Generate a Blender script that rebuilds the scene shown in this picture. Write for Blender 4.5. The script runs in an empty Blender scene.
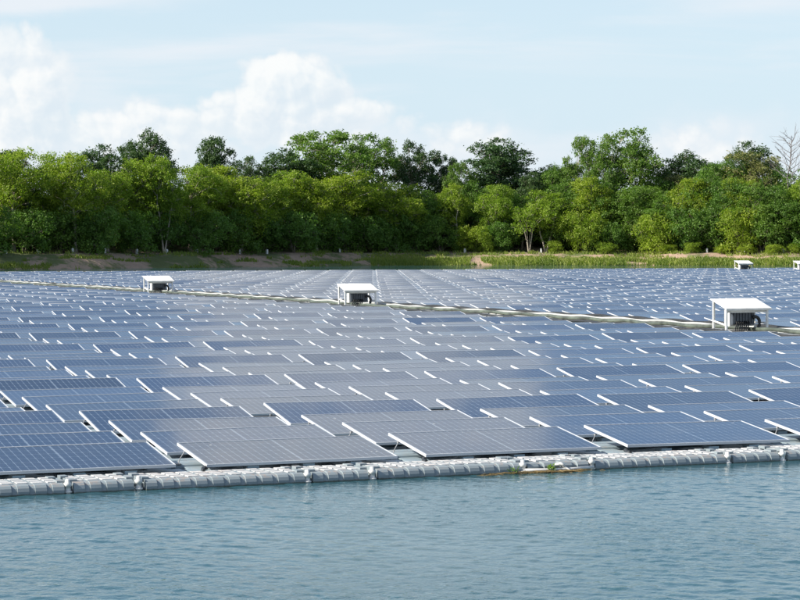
import bpy, math, random
import numpy as np
from mathutils import Vector, Matrix, Euler, noise as mnoise

R = math.radians
scene = bpy.context.scene
C = scene.collection
random.seed(11)
rng = np.random.default_rng(11)

# ------------------------------------------------------------------ camera
CAM_H = 2.2357
PITCH = -1.3524
cd = bpy.data.cameras.new('camera')
cam = bpy.data.objects.new('camera', cd)
C.objects.link(cam)
cd.sensor_width = 36.0
cd.lens = 36.0 * 2129.58 / 800.0
cd.clip_start = 0.5
cd.clip_end = 9000
cam.location = (0, 0, CAM_H)
cam.rotation_euler = (R(90 + PITCH), R(0.05), 0)
scene.camera = cam
scene.render.resolution_x = 1024
scene.render.resolution_y = 768

# ------------------------------------------------------------------ light
SUN_EL = 34.0
SUN_AZ = -106.0           # degrees clockwise from +Y (the view direction): sun stands to the left
sd = bpy.data.lights.new('sun', 'SUN')
sd.energy = 4.9
sd.angle = R(0.55)
sd.color = (1.0, 0.93, 0.82)
sun = bpy.data.objects.new('sun', sd)
C.objects.link(sun)
to_sun = Vector((math.sin(R(SUN_AZ)) * math.cos(R(SUN_EL)), math.cos(R(SUN_AZ)) * math.cos(R(SUN_EL)), math.sin(R(SUN_EL))))
sun.rotation_euler = to_sun.to_track_quat('Z', 'Y').to_euler()

vs = scene.view_settings
vs.view_transform = 'Standard'
vs.look = 'None'
vs.gamma = 1.0
vs.use_curve_mapping = False
vs.exposure = 0.85


# ------------------------------------------------------------------ node helper
class NT:
    def __init__(s, tree):
        s.t = tree
        s.n = tree.nodes
        s.l = tree.links

    def new(s, typ, **kw):
        nd = s.n.new(typ)
        for k, v in kw.items():
            setattr(nd, k, v)
        return nd

    def put(s, sock, v):
        if v is None:
            return
        if isinstance(v, bpy.types.NodeSocket):
            s.l.new(v, sock)
        else:
            if isinstance(v, (tuple, list)) and len(v) == 3 and sock.type == 'RGBA':
                v = (*v, 1)
            sock.default_value = v

    def m(s, op, a, b=None, c=None, clamp=False):
        nd = s.new('ShaderNodeMath', operation=op)
        nd.use_clamp = clamp
        s.put(nd.inputs[0], a)
        s.put(nd.inputs[1], b)
        s.put(nd.inputs[2], c)
        return nd.outputs[0]

    def vm(s, op, a, b=None, scale=None):
        nd = s.new('ShaderNodeVectorMath', operation=op)
        s.put(nd.inputs[0], a)
        s.put(nd.inputs[1], b)
        if scale is not None:
            s.put(nd.inputs['Scale'], scale)
        return nd.outputs['Value'] if op in ('LENGTH', 'DOT_PRODUCT', 'DISTANCE') else nd.outputs[0]

    def mix(s, f, a, b, blend='MIX'):
        nd = s.new('ShaderNodeMix', data_type='RGBA', blend_type=blend)
        s.put(nd.inputs[0], f)
        s.put(nd.inputs[6], a)
        s.put(nd.inputs[7], b)
        return nd.outputs[2]

    def noise(s, vec, scale, detail=4, rough=0.5, dist=0.0):
        nd = s.new('ShaderNodeTexNoise')
        s.put(nd.inputs['Vector'], vec)
        nd.inputs['Scale'].default_value = scale
        nd.inputs['Detail'].default_value = detail
        nd.inputs['Roughness'].default_value = rough
        nd.inputs['Distortion'].default_value = dist
        return nd.outputs['Fac']

    def ss(s, v, lo, hi, a=0.0, b=1.0):
        nd = s.new('ShaderNodeMapRange', interpolation_type='SMOOTHSTEP')
        s.put(nd.inputs[0], v)
        nd.inputs[1].default_value = lo
        nd.inputs[2].default_value = hi
        nd.inputs[3].default_value = a
        nd.inputs[4].default_value = b
        return nd.outputs[0]

    def comb(s, x, y, z=0.0):
        nd = s.new('ShaderNodeCombineXYZ')
        s.put(nd.inputs[0], x)
        s.put(nd.inputs[1], y)
        s.put(nd.inputs[2], z)
        return nd.outputs[0]

    def sep(s, v):
        nd = s.new('ShaderNodeSeparateXYZ')
        s.put(nd.inputs[0], v)
        return nd.outputs


# ------------------------------------------------------------------ sky: Nishita air, cumulus low down, thin cloud higher up
SKY_STRENGTH = 0.10
world = bpy.data.worlds.new('World')
scene.world = world
world.use_nodes = True
wt = NT(world.node_tree)
wt.n.clear()
sky = wt.new('ShaderNodeTexSky', sky_type='NISHITA')
sky.sun_disc = False
sky.sun_elevation = R(SUN_EL)
sky.sun_rotation = R(SUN_AZ)
sky.altitude = 0
sky.air_density = 1.0
sky.dust_density = 1.2
sky.ozone_density = 1.0
tc = wt.new('ShaderNodeTexCoord')
dx, dy, dz = wt.sep(wt.vm('NORMALIZE', tc.outputs['Generated']))
az = wt.m('ARCTAN2', dx, dy)
el = wt.m('ARCSINE', dz)
U = wt.m('MULTIPLY', az, 21.3)     # one unit = 100 photograph pixels (2.7 degrees)
V = wt.m('MULTIPLY', el, 21.3)
uv = wt.comb(U, V, 0.0)


def cumulus(nt, u, v):
    """height field of the low cumulus at (u, v): envelopes broken into puffs"""
    wx = nt.noise(nt.comb(u, v, 5.1), 1.6, 4, 0.55)
    wy = nt.noise(nt.comb(u, v, 8.3), 1.6, 4, 0.55)
    uw = nt.m('ADD', u, nt.m('MULTIPLY', nt.m('SUBTRACT', wx, .5), .40))
    vw = nt.m('ADD', v, nt.m('MULTIPLY', nt.m('SUBTRACT', wy, .5), .30))
    best = None
    #          u      v     ru    rv  weight
    for cu, cv, ru, rv, k in ((-1.08, 1.60, .60, .38, 1.1), (-1.48, 1.42, .42, .26, .9), (-0.62, 1.36, .42, .24, .7), (-1.05, 1.28, 1.2, .30, .7),
                              (-3.80, 1.35, .66, .85, 1.1), (-4.25, 1.78, .65, .40, .8), (-2.55, 1.10, 1.0, .40, .6),
                              (0.72, 1.10, .42, .20, .35), (3.0, 1.0, .5, .3, .35), (6.2, 1.5, 1.2, .7, .9),
                              (-7.6, 1.5, 1.5, .6, .9), (9.0, 1.2, 1.8, .6, .9), (-10.5, 1.8, 1.4, .8, .9),
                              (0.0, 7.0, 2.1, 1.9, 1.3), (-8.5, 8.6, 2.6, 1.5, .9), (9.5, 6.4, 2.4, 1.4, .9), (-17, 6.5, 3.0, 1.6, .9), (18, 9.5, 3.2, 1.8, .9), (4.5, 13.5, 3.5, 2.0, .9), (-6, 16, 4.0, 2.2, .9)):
        a = nt.m('DIVIDE', nt.m('SUBTRACT', uw, cu), ru)
        b = nt.m('DIVIDE', nt.m('SUBTRACT', vw, cv), rv)
        q = nt.m('ADD', nt.m('MULTIPLY', a, a), nt.m('MULTIPLY', b, b))
        d = nt.m('MULTIPLY', nt.m('SUBTRACT', 1.0, q), k)
        best = d if best is None else nt.m('MAXIMUM', best, d)
    best = nt.m('MAXIMUM', best, -1.5)
    tot = best
    for sc, am in ((3.4, .52), (8.0, .20), (19.0, .08)):
        vo = nt.new('ShaderNodeTexVoronoi', feature='F1', distance='EUCLIDEAN', voronoi_dimensions='2D')
        vo.inputs['Scale'].default_value = sc
        nt.put(vo.inputs['Vector'], nt.comb(uw, vw, 0.0))
        dd = vo.outputs['Distance']
        tot = nt.m('ADD', tot, nt.m('MULTIPLY', nt.m('SUBTRACT', .38, nt.m('MULTIPLY', dd, dd)), am))
    tot = nt.m('ADD', tot, nt.m('MULTIPLY', nt.m('SUBTRACT', wx, .5), .5))
    return tot


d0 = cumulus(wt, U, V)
d1 = cumulus(wt, wt.m('SUBTRACT', U, 0.07), wt.m('ADD', V, 0.08))
cov = wt.ss(d0, 0.00, 0.42)
lit = wt.ss(wt.m('SUBTRACT', d0, d1), -0.34, 0.46)
body = wt.ss(d0, 0.10, 0.60)
# high thin cloud in streaks and patches over the whole sky
hx = wt.m('DIVIDE', dx, wt.m('ADD', dz, 0.16))
hy = wt.m('DIVIDE', dy, wt.m('ADD', dz, 0.16))
hp = wt.comb(hx, wt.m('MULTIPLY', hy, 1.9), 0.4)
h1 = wt.noise(hp, 0.85, 6, 0.55, 0.5)
h2 = wt.noise(wt.comb(wt.m('MULTIPLY', U, .35), wt.m('MULTIPLY', wt.m('SUBTRACT', V, wt.m('MULTIPLY', U, .05)), 2.3), 1.0), 1.0, 5, 0.55)
high = wt.m('MAXIMUM', wt.ss(h1, 0.50, 0.74, 0.0, 0.8), wt.ss(h2, 0.54, 0.80, 0.0, 0.6))
hazeband = wt.ss(el, 0.02, 0.30, 0.90, 0.06)
base = wt.mix(hazeband, sky.outputs[0], (3.75, 4.6, 5.25))
sv = wt.m('SUBTRACT', V, wt.m('ADD', 2.62, wt.m('MULTIPLY', U, .055)))
sv = wt.m('ADD', sv, wt.m('MULTIPLY', wt.m('SUBTRACT', wt.noise(wt.comb(wt.m('MULTIPLY', U, .8), wt.m('MULTIPLY', V, 2.5), 2.0), 1.5, 5, .6), .5), .22))
streak = wt.m('MULTIPLY', wt.ss(wt.m('ABSOLUTE', sv), .02, .17, 1, 0), wt.ss(wt.m('ABSOLUTE', wt.m('ADD', U, 4.6)), 1.0, 3.2, .85, 0))
high = wt.m('MAXIMUM', high, streak)
c1 = wt.mix(high, base, (4.7, 4.95, 5.25))
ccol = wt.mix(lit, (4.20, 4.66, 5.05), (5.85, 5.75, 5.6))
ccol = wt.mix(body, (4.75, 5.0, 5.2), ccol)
soft = wt.m('ADD', wt.m('MULTIPLY', wt.noise(wt.comb(wt.m('MULTIPLY', U, .8), V, 4.0), .9, 5, .5), 1.0), wt.ss(V, .6, 2.1, .18, -.25))
soft = wt.ss(soft, .42, .72, 0, .75)
c1 = wt.mix(soft, c1, (4.45, 4.85, 5.2))
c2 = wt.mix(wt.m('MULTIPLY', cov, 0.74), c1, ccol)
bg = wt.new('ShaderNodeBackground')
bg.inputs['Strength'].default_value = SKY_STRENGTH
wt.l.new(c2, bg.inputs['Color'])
wo = wt.new('ShaderNodeOutputWorld')
wt.l.new(bg.outputs[0], wo.inputs['Surface'])

# ------------------------------------------------------------------ materials
MATS = {}


def material(name):
    m = bpy.data.materials.new(name)
    m.use_nodes = True
    nt = NT(m.node_tree)
    b = nt.n['Principled BSDF']
    MATS[name] = m
    return m, nt, b


def simple(name, col, rough=0.5, var=0.12, scale=8.0, metal=0.0, spec=0.5):
    m, nt, b = material(name)
    t = nt.new('ShaderNodeTexCoord')
    geo = nt.new('ShaderNodeNewGeometry')
    n = nt.noise(geo.outputs['Position'], scale, 5, 0.6)
    lo = tuple(c * (1 - var) for c in col)
    hi = tuple(min(1, c * (1 + var)) for c in col)
    nt.put(b.inputs['Base Color'], nt.mix(nt.ss(n, .3, .7), lo, hi))
    nt.put(b.inputs['Roughness'], nt.m('ADD', nt.m('MULTIPLY', n, 0.25), rough - 0.12))
    b.inputs['Metallic'].default_value = metal
    b.inputs['Specular IOR Level'].default_value = spec
    return m


simple('aluminium', (.47, .49, .52), .38, .05, 3.0, 0.0)
simple('white_paint', (.68, .68, .66), .45, .14, 4.0)
simple('black_rubber', (.018, .019, .02), .45, .3, 12.0)
simple('dark_equipment', (.05, .06, .075), .4, .3, 9.0)
simple('white_plastic', (.60, .60, .58), .45, .12, 6.0)
simple('conduit_green', (.06, .075, .06), .5, .5, 2.0)
simple('galvanised', (.26, .27, .28), .5, .15, 9.0)
simple('bark', (.17, .14, .11), .85, .35, 2.0)
simple('pale_bark', (.36, .32, .26), .85, .25, 2.0)
simple('dead_wood', (.17, .15, .145), .85, .25, 2.0)


def float_material(name, col, dirt):
    m, nt, b = material(name)
    geo = nt.new('ShaderNodeNewGeometry')
    pos = geo.outputs['Position']
    n1 = nt.noise(pos, 2.3, 6, .6)
    n2 = nt.noise(pos, 21.0, 4, .6)
    c = nt.mix(nt.ss(n1, .35, .7), tuple(x * .9 for x in col), tuple(min(1, x * 1.08) for x in col))
    # bird droppings and silt collected on upward faces
    up = nt.sep(geo.outputs['Normal'])[2]
    d = nt.m('MULTIPLY', nt.ss(nt.m('ADD', nt.m('MULTIPLY', n1, .5), nt.m('MULTIPLY', n2, .6)), .53, .68), nt.ss(up, .5, .95))
    c = nt.mix(nt.m('MULTIPLY', d, dirt), c, (.30, .22, .17))
    # algae line just above the water, deepened to paint in the shadow band there
    z = nt.sep(pos)[2]
    w = nt.m('SUBTRACT', nt.m('SUBTRACT', z, .03), nt.m('MULTIPLY', nt.m('SUBTRACT', n2, .5), .02))
    c = nt.mix(nt.ss(w, .018, .002, 0, .85), c, (.05, .06, .035))
    nt.put(b.inputs['Base Color'], c)
    b.inputs['Roughness'].default_value = .5
    return m


float_material('pontoon_plastic', (.21, .25, .27), .7)
float_material('sunlit_deck_plastic', (.50, .50, .49), .45)  # pad colour lightened to carry the sunlit white of the deck top
float_material('float_plastic', (.24, .31, .35), .35)
float_material('walkway_plastic', (.36, .375, .36), .7)


def glass_material():
    m, nt, b = material('panel_glass')
    uvn = nt.new('ShaderNodeUVMap')
    u, v, _ = nt.sep(uvn.outputs[0])
    # 24 half-cut columns in two blocks, six rows
    mid = nt.m('GREATER_THAN', u, 1.0)
    uu = nt.m('SUBTRACT', u, nt.m('ADD', .022, nt.m('MULTIPLY', mid, .984)))
    cu = nt.m('DIVIDE', uu, .0808)
    cv = nt.m('DIVIDE', nt.m('SUBTRACT', v, .020), .160)

    def edge(x, pitch):
        f = nt.m('FRACT', x)
        return nt.m('MULTIPLY', nt.m('MINIMUM', f, nt.m('SUBTRACT', 1.0, f)), pitch)
    eu = edge(cu, .0808)
    ev = edge(cv, .160)
    line = nt.m('MAXIMUM', nt.ss(eu, .0022, .0034, 1, 0), nt.ss(ev, .0014, .0024, .75, 0))
    diamond = nt.ss(nt.m('ADD', eu, ev), .013, .016, 1, 0)
    centre = nt.ss(nt.m('ABSOLUTE', nt.m('SUBTRACT', u, 1.003)), .005, .008, 1, 0)
    border = nt.m('MAXIMUM', nt.ss(nt.m('ABSOLUTE', nt.m('SUBTRACT', u, 1.0)), .982, .985, 0, 1),
                  nt.ss(nt.m('ABSOLUTE', nt.m('SUBTRACT', v, .5)), .485, .487, 0, 1))
    mask = nt.m('MAXIMUM', nt.m('MAXIMUM', line, diamond), nt.m('MAXIMUM', centre, border))
    oi = nt.new('ShaderNodeObjectInfo')
    geo = nt.new('ShaderNodeNewGeometry')
    rnd = nt.m('ADD', oi.outputs['Random'], geo.outputs['Random Per Island'])
    rnd = nt.m('FRACT', rnd)
    cell = nt.mix(rnd, (.002, .011, .036), (.007, .025, .072))
    dust = nt.noise(geo.outputs['Position'], 1.6, 5, .6)
    silt = nt.m('MULTIPLY', nt.ss(v, .10, .0), nt.ss(nt.noise(geo.outputs['Position'], 4.0, 4, .6), .35, .7))
    spots = nt.ss(nt.noise(geo.outputs['Position'], 9.0, 2, .5), .76, .79)
    cell = nt.mix(nt.m('MULTIPLY', nt.ss(dust, .45, .8), nt.m('MULTIPLY_ADD', rnd, .16, .02)), cell, (.25, .24, .22))
    cell = nt.mix(nt.m('MULTIPLY', silt, .22), cell, (.28, .25, .20))
    cell = nt.mix(nt.m('MULTIPLY', spots, .5), cell, (.6, .6, .56))
    nt.put(b.inputs['Base Color'], nt.mix(nt.m('MULTIPLY', mask, .42), cell, (.34, .42, .50)))
    nt.put(b.inputs['Roughness'], nt.ss(dust, .3, .8, .07, .20))
    b.inputs['IOR'].default_value = 1.52
    b.inputs['Coat Weight'].default_value = .36
    b.inputs['Coat Roughness'].default_value = .06
    return m


glass_material()


def leaf_material(name, ca, cb, trans=.35, yellow=None):
    m, nt, b = material(name)
    geo = nt.new('ShaderNodeNewGeometry')
    oi = nt.new('ShaderNodeObjectInfo')
    r = geo.outputs['Random Per Island']
    n = nt.noise(geo.outputs['Position'], .28, 3, .5)
    c = nt.mix(nt.m('ADD', nt.m('MULTIPLY', r, .55), nt.m('MULTIPLY', nt.ss(n, .35, .65), .45)), ca, cb)
    tint = nt.mix(oi.outputs['Random'], (.88, .97, .92), (1.14, 1.06, .85))
    c = nt.mix(.7, c, tint, 'MULTIPLY')
    b.inputs['Roughness'].default_value = .55
    b.inputs['Specular IOR Level'].default_value = .3
    nt.put(b.inputs['Base Color'], c)
    tr = nt.new('ShaderNodeBsdfTranslucent')
    nt.put(tr.inputs['Color'], nt.mix(1.0, c, (.98, 1.25, .50), 'MULTIPLY'))
    mx = nt.new('ShaderNodeMixShader')
    mx.inputs[0].default_value = trans
    nt.l.new(b.outputs[0], mx.inputs[1])
    nt.l.new(tr.outputs[0], mx.inputs[2])
    nt.l.new(mx.outputs[0], nt.n['Material Output'].inputs['Surface'])
    return m


leaf_material('leaf_bright', (.130, .205, .020), (.295, .365, .045), .46)
leaf_material('leaf_mid', (.066, .140, .026), (.150, .245, .044), .40)
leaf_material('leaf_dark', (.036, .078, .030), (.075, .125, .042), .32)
leaf_material('leaf_tan', (.09, .12, .040), (.24, .24, .10), .3)
leaf_material('leaf_brown', (.10, .075, .045), (.16, .12, .07), .3)
leaf_material('grass_blade', (.11, .18, .030), (.28, .32, .075), .35)
leaf_material('dry_weed', (.13, .10, .05), (.28, .21, .11), .2)


def ground_material():
    m, nt, b = material('bank_soil')
    geo = nt.new('ShaderNodeNewGeometry')
    pos = geo.outputs['Position']
    n1 = nt.noise(pos, .16, 6, .6)
    n2 = nt.noise(pos, 1.1, 5, .65)
    x, y, z = nt.sep(pos)
    soil = nt.mix(n2, (.22, .145, .10), (.44, .32, .235))
    grass = nt.mix(n2, (.045, .065, .018), (.13, .15, .045))
    g = nt.ss(nt.m('ADD', nt.m('MULTIPLY', n1, .8), nt.m('MULTIPLY', n2, .35)), .52, .63)
    nt.put(b.inputs['Base Color'], nt.mix(g, soil, grass))
    b.inputs['Roughness'].default_value = .95
    bp = nt.new('ShaderNodeBump')
    bp.inputs['Strength'].default_value = .6
    bp.inputs['Distance'].default_value = .3
    nt.l.new(n2, bp.inputs['Height'])
    nt.l.new(bp.outputs[0], b.inputs['Normal'])
    return m


ground_material()


def water_material():
    m, nt, b = material('pond_water')
    geo = nt.new('ShaderNodeNewGeometry')
    pos = geo.outputs['Position']
    n1 = nt.noise(pos, 5.0, 3, .55)
    n2 = nt.noise(pos, 19.0, 3, .55)
    wind = nt.ss(nt.noise(pos, .35, 2, .5), .35, .65, .45, 1.15)
    h = nt.m('MULTIPLY', wind, nt.m('ADD', nt.m('MULTIPLY', n1, .020), nt.m('MULTIPLY', n2, .014)))
    bp = nt.new('ShaderNodeBump')
    bp.inputs['Strength'].default_value = .5
    bp.inputs['Distance'].default_value = 1.0
    nt.l.new(h, bp.inputs['Height'])
    nt.l.new(bp.outputs[0], b.inputs['Normal'])
    nt.put(b.inputs['Base Color'], nt.mix(nt.noise(pos, .4, 3, .5), (.018, .066, .086), (.032, .088, .106)))
    b.inputs['Roughness'].default_value = .04
    b.inputs['IOR'].default_value = 1.333
    return m


water_material()


# ------------------------------------------------------------------ mesh helpers
def tag(o, label=None, cat=None, group=None, kind=None):
    if label:
        o['label'] = label
    if cat:
        o['category'] = cat
    if group:
        o['group'] = group
    if kind:
        o['kind'] = kind
    return o


class MB:
    def __init__(s):
        s.v = []
        s.f = []
        s.mi = []

    def add(s, vs_, fs, mi=0):
        o = len(s.v)
        s.v.extend([tuple(p) for p in vs_])
        s.f.extend([tuple(i + o for i in f) for f in fs])
        s.mi.extend([mi] * len(fs))

    def box(s, x0, x1, y0, y1, z0, z1, mi=0, mat=None):
        vv = [(x, y, z) for z in (z0, z1) for y in (y0, y1) for x in (x0, x1)]
        if mat is not None:
            vv = [mat @ Vector(p) for p in vv]
        s.add(vv, [(0, 2, 3, 1), (4, 5, 7, 6), (0, 1, 5, 4), (2, 6, 7, 3), (0, 4, 6, 2), (1, 3, 7, 5)], mi)

    def tube(s, pts, rad, n=6, mi=0, cap=True):
        pts = [Vector(p) for p in pts]
        if not isinstance(rad, (list, tuple)):
            rad = [rad] * len(pts)
        vv = []
        for i, p in enumerate(pts):
            d = (pts[min(i + 1, len(pts) - 1)] - pts[max(i - 1, 0)])
            d = d.normalized() if d.length > 1e-9 else Vector((0, 0, 1))
            a = d.orthogonal().normalized() if abs(d.z) > .99 else d.cross(Vector((0, 0, 1))).normalized()
            b = d.cross(a)
            for k in range(n):
                t = 2 * math.pi * k / n
                vv.append(p + (a * math.cos(t) + b * math.sin(t)) * rad[i])
        ff = []
        for i in range(len(pts) - 1):
            for k in range(n):
                ff.append((i * n + k, i * n + (k + 1) % n, (i + 1) * n + (k + 1) % n, (i + 1) * n + k))
        if cap:
            ff.append(tuple(range(n))[::-1])
            ff.append(tuple((len(pts) - 1) * n + k for k in range(n)))
        s.add(vv, ff, mi)

    def lathe(s, prof, cx, cy, n=12, mi=0):
        s_ = [(cx + r * math.cos(2 * math.pi * k / n), cy + r * math.sin(2 * math.pi * k / n), z) for r, z in prof for k in range(n)]
        ff = []
        for i in range(len(prof) - 1):
            for k in range(n):
                ff.append((i * n + k, i * n + (k + 1) % n, (i + 1) * n + (k + 1) % n, (i + 1) * n + k))
        ff.append(tuple(range(n))[::-1])
        ff.append(tuple((len(prof) - 1) * n + k for k in range(n)))
        s.add(s_, ff, mi)

    def prism(s, prof, x0, x1, mi=0):
        """closed profile of (y, z) swept along x"""
        n = len(prof)
        vv = [(x0, y, z) for y, z in prof] + [(x1, y, z) for y, z in prof]
        ff = [(i, (i + 1) % n, n + (i + 1) % n, n + i) for i in range(n)]
        ff.append(tuple(range(n))[::-1])
        ff.append(tuple(n + i for i in range(n)))
        s.add(vv, ff, mi)

    def mesh(s, name, mats, smooth=False):
        me = bpy.data.meshes.new(name)
        me.from_pydata(s.v, [], s.f)
        for m in (mats if isinstance(mats, (list, tuple)) else [mats]):
            me.materials.append(MATS[m])
        if any(s.mi):
            me.polygons.foreach_set('material_index', s.mi)
        if smooth:
            me.polygons.foreach_set('use_smooth', [True] * len(s.f))
        me.update()
        return me


def link(name, me, parent=None, mat=None):
    o = bpy.data.objects.new(name, me)
    C.objects.link(o)
    if parent:
        o.parent = parent
    if mat is not None:
        o.matrix_basis = mat
    return o


def empty(name, mat):
    o = bpy.data.objects.new(name, None)
    o.empty_display_size = .2
    C.objects.link(o)
    o.matrix_world = mat
    return o


# the array's own frame: x along the rows, y away from the water's edge
TH = 0.396314
D0 = 21.3289
ARR = Matrix.Translation((0, D0, 0)) @ Matrix.Rotation(TH, 4, 'Z')
S0, PC = -2.02583, 2.3089
PR, BIG = 1.344, .3463
TAU = R(7.75)
ZLOW = .17


def row_t(r):
    return r * PR + (r // 4) * BIG


CP, SP = math.cos(R(PITCH)), math.sin(R(PITCH))


def project(p):
    """photograph pixel (800 wide) of a world point, only used to count what is in view for the labels"""
    X, Y, Z = p[0], p[1], p[2] - CAM_H
    d = Y * CP + Z * SP
    u = -Y * SP + Z * CP
    return 400 + 2129.58 * X / d, 300 - 2129.58 * u / d, d


# ------------------------------------------------------------------ pond and land
def shore_y(x):
    xs = [-400, -120, -70, -46, -27, -3, 25, 58, 110, 400]
    ys = [60, 130, 205, 240, 263, 297, 299, 284, 245, 120]
    return float(np.interp(x, xs, ys)) + 1.2 * math.sin(x * .21) + .8 * math.sin(x * .57 + 1)


WATER_Z = .03


def make_water():
    x0, x1, y0, y1 = -8.0, 8.0, 10.0, 21.8
    st = .025
    nx, ny = int((x1 - x0) / st) + 1, int((y1 - y0) / st) + 1
    xs = np.linspace(x0, x1, nx)
    ys = np.linspace(y0, y1, ny)
    X, Y = np.meshgrid(xs, ys)
    Z = np.zeros_like(X)
    g = np.random.default_rng(5)
    for i in range(64):
        lam = .075 * (5.5 ** (i / 63.0))
        k = 2 * math.pi / lam
        ang = R(75) + g.normal(0, .75)
        slope = .0165 * (lam / .14) ** (-.7 if lam > .14 else .25)
        Z += slope / k * np.sin(k * (X * math.cos(ang) + Y * math.sin(ang)) + g.uniform(0, 6.28)) * (1 + .5 * np.sin(.7 * X + g.uniform(0, 6)) * np.sin(.9 * Y + g.uniform(0, 6)))
    # calmer right beside the floats
    fade = np.clip(np.minimum.reduce([X - x0, x1 - X, Y - y0, y1 - Y]) / 1.2, 0, 1)
    Z *= fade
    vv = np.stack([X.ravel(), Y.ravel(), Z.ravel()], 1)
    idx = np.arange(nx * ny).reshape(ny, nx)
    q = np.stack([idx[:-1, :-1].ravel(), idx[:-1, 1:].ravel(), idx[1:, 1:].ravel(), idx[1:, :-1].ravel()], 1)
    L = 2500.0
    n0 = len(vv)
    ext = np.array([(-L, -60, 0), (L, -60, 0), (L, y0, 0), (-L, y0, 0), (x1, y0, 0), (x1, y1, 0), (L, y1, 0), (x0, y0, 0), (x0, y1, 0), (-L, y1, 0), (-L, 420, 0), (L, 420, 0)], float)
    eq = np.array([(0, 1, 2, 3), (4, 2, 6, 5), (3, 7, 8, 9), (9, 6, 11, 10)]) + n0
    vv = np.concatenate([vv, ext])
    vv[:, 2] += WATER_Z
    q = np.concatenate([q, eq])
    me = bpy.data.meshes.new('water')
    me.vertices.add(len(vv))
    me.vertices.foreach_set('co', vv.ravel())
    me.loops.add(len(q) * 4)
    me.loops.foreach_set('vertex_index', q.ravel().astype(np.int32))
    me.polygons.add(len(q))
    me.polygons.foreach_set('loop_start', (np.arange(len(q)) * 4).astype(np.int32))
    me.polygons.foreach_set('use_smooth', np.ones(len(q), bool))
    me.update(calc_edges=True)
    me.materials.append(MATS['pond_water'])
    tag(link('water', me), kind='structure')


make_water()


def bank_profile(d, x):
    """height of the land at distance d behind the water's edge"""
    n = mnoise.noise(Vector((x * .11, d * .2, 2.0))) * .35 + mnoise.noise(Vector((x * .45, d * .6, 5.0))) * .18
    h = float(np.interp(d, [-6, 0, .8, 3.5, 6, 9, 14, 20, 30, 80], [-1.6, -.06, .28, .95, 1.55, 1.8, 2.0, 2.9, 3.8, 4.5]))
    k = float(np.interp(d, [-2, 0.5, 3, 9, 20], [0, .25, 1, .8, .3]))
    return h + n * k


def make_bank():
    xs = list(np.concatenate([np.linspace(-1800, -150, 12)[:-1], np.linspace(-150, -62, 40)[:-1], np.linspace(-62, 66, 320)[:-1], np.linspace(66, 150, 40)[:-1], np.linspace(150, 1800, 12)]))
    ds = [-6, -3, -1, 0, .4, .8, 1.4, 2, 2.7, 3.5, 4.3, 5.2, 6.2, 7.5, 9, 12, 14, 17, 20, 24, 30, 40, 80, 400, 3500]
    m = MB()
    vv = []
    for d in ds:
        for x in xs:
            vv.append((x, shore_y(x) + d, bank_profile(d, x)))
    n = len(xs)
    ff = [(j * n + i, j * n + i + 1, (j + 1) * n + i + 1, (j + 1) * n + i) for j in range(len(ds) - 1) for i in range(n - 1)]
    m.add(vv, ff)
    tag(link('ground', m.mesh('ground', 'bank_soil', True)), kind='structure')


make_bank()


def make_grass():
    g = np.random.default_rng(3)
    V_, F_ = [], []

    def blade(x, y, z, h, w, lean, a):
        dx_, dy_ = math.cos(a), math.sin(a)
        o = len(V_)
        lx, ly = math.cos(lean[0]) * lean[1] * h, math.sin(lean[0]) * lean[1] * h
        V_.extend([(x - dx_ * w, y - dy_ * w, z - .05), (x + dx_ * w, y + dy_ * w, z - .05), (x + lx + dx_ * w * .4, y + ly + dy_ * w * .4, z + h * .7), (x + lx * 1.6, y + ly * 1.6, z + h)])
        F_.append((o, o + 1, o + 2))
        F_.append((o, o + 2, o + 3))
    n = 0
    while n < 26000:
        x = g.uniform(-66, 70)
        d = abs(g.normal(1.2, 2.4)) if g.random() < .75 else g.uniform(3, 10)
        dens = mnoise.noise(Vector((x * .13, d * .35, 0))) * .5 + mnoise.noise(Vector((x * .6, d * .8, 7))) * .35
        left = x < -4
        thr = .12 if left else (-.25 if d < 3.2 else .0)
        if dens < thr:
            continue
        h = g.uniform(.2, .62) * (1.15 if (d < 2 and not left) else .8)
        blade(x, shore_y(x) + d, bank_profile(d, x), h, g.uniform(.04, .09), (g.uniform(0, 6.28), g.uniform(.1, .5)), g.uniform(-.6, .6))
        n += 1
    me = bpy.data.meshes.new('bank_grass')
    me.from_pydata(V_, [], F_)
    me.materials.append(MATS['grass_blade'])
    tag(link('bank_grass', me), 'yellow green grass growing along the far bank of the pond', 'grass', kind='stuff')


make_grass()


# ------------------------------------------------------------------ solar panels
def panel_meshes():
    W, D, T, B = 2.0, 1.0, .028, .010
    m = MB()          # aluminium frame, local x along row, y up the slope, z normal (glass face near z = 0)
    for a in ((0, W, 0, B), (0, W, D - B, D), (0, B, B, D - B), (W - B, W, B, D - B)):
        m.box(a[0], a[1], a[2], a[3], -T, 0)
    fr = m.mesh('frame', 'aluminium')
    m = MB()
    m.add([(B - .002, B - .002, -.004), (W - B + .002, B - .002, -.004), (W - B + .002, D - B + .002, -.004), (B - .002, D - B + .002, -.004)], [(0, 1, 2, 3)])
    m.add([(B, B, -.012), (W - B, B, -.012), (W - B, D - B, -.012), (B, D - B, -.012)], [(3, 2, 1, 0)])
    gl = m.mesh('glass', 'panel_glass')
    uvl = gl.uv_layers.new(name='UVMap')
    for lp in gl.loops:
        c = gl.vertices[lp.vertex_index].co
        uvl.data[lp.index].uv = (c.x, c.y)
    return fr, gl


FRAME, GLASS = panel_meshes()


def prof_float(y0, y1, z1, r=.03):
    return [(y0, -.12), (y0, z1 - r), (y0 + r * .35, z1 - r * .3), (y0 + r, z1), (y1 - r, z1), (y1 - r * .35, z1 - r * .3), (y1, z1 - r), (y1, -.12)]


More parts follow.
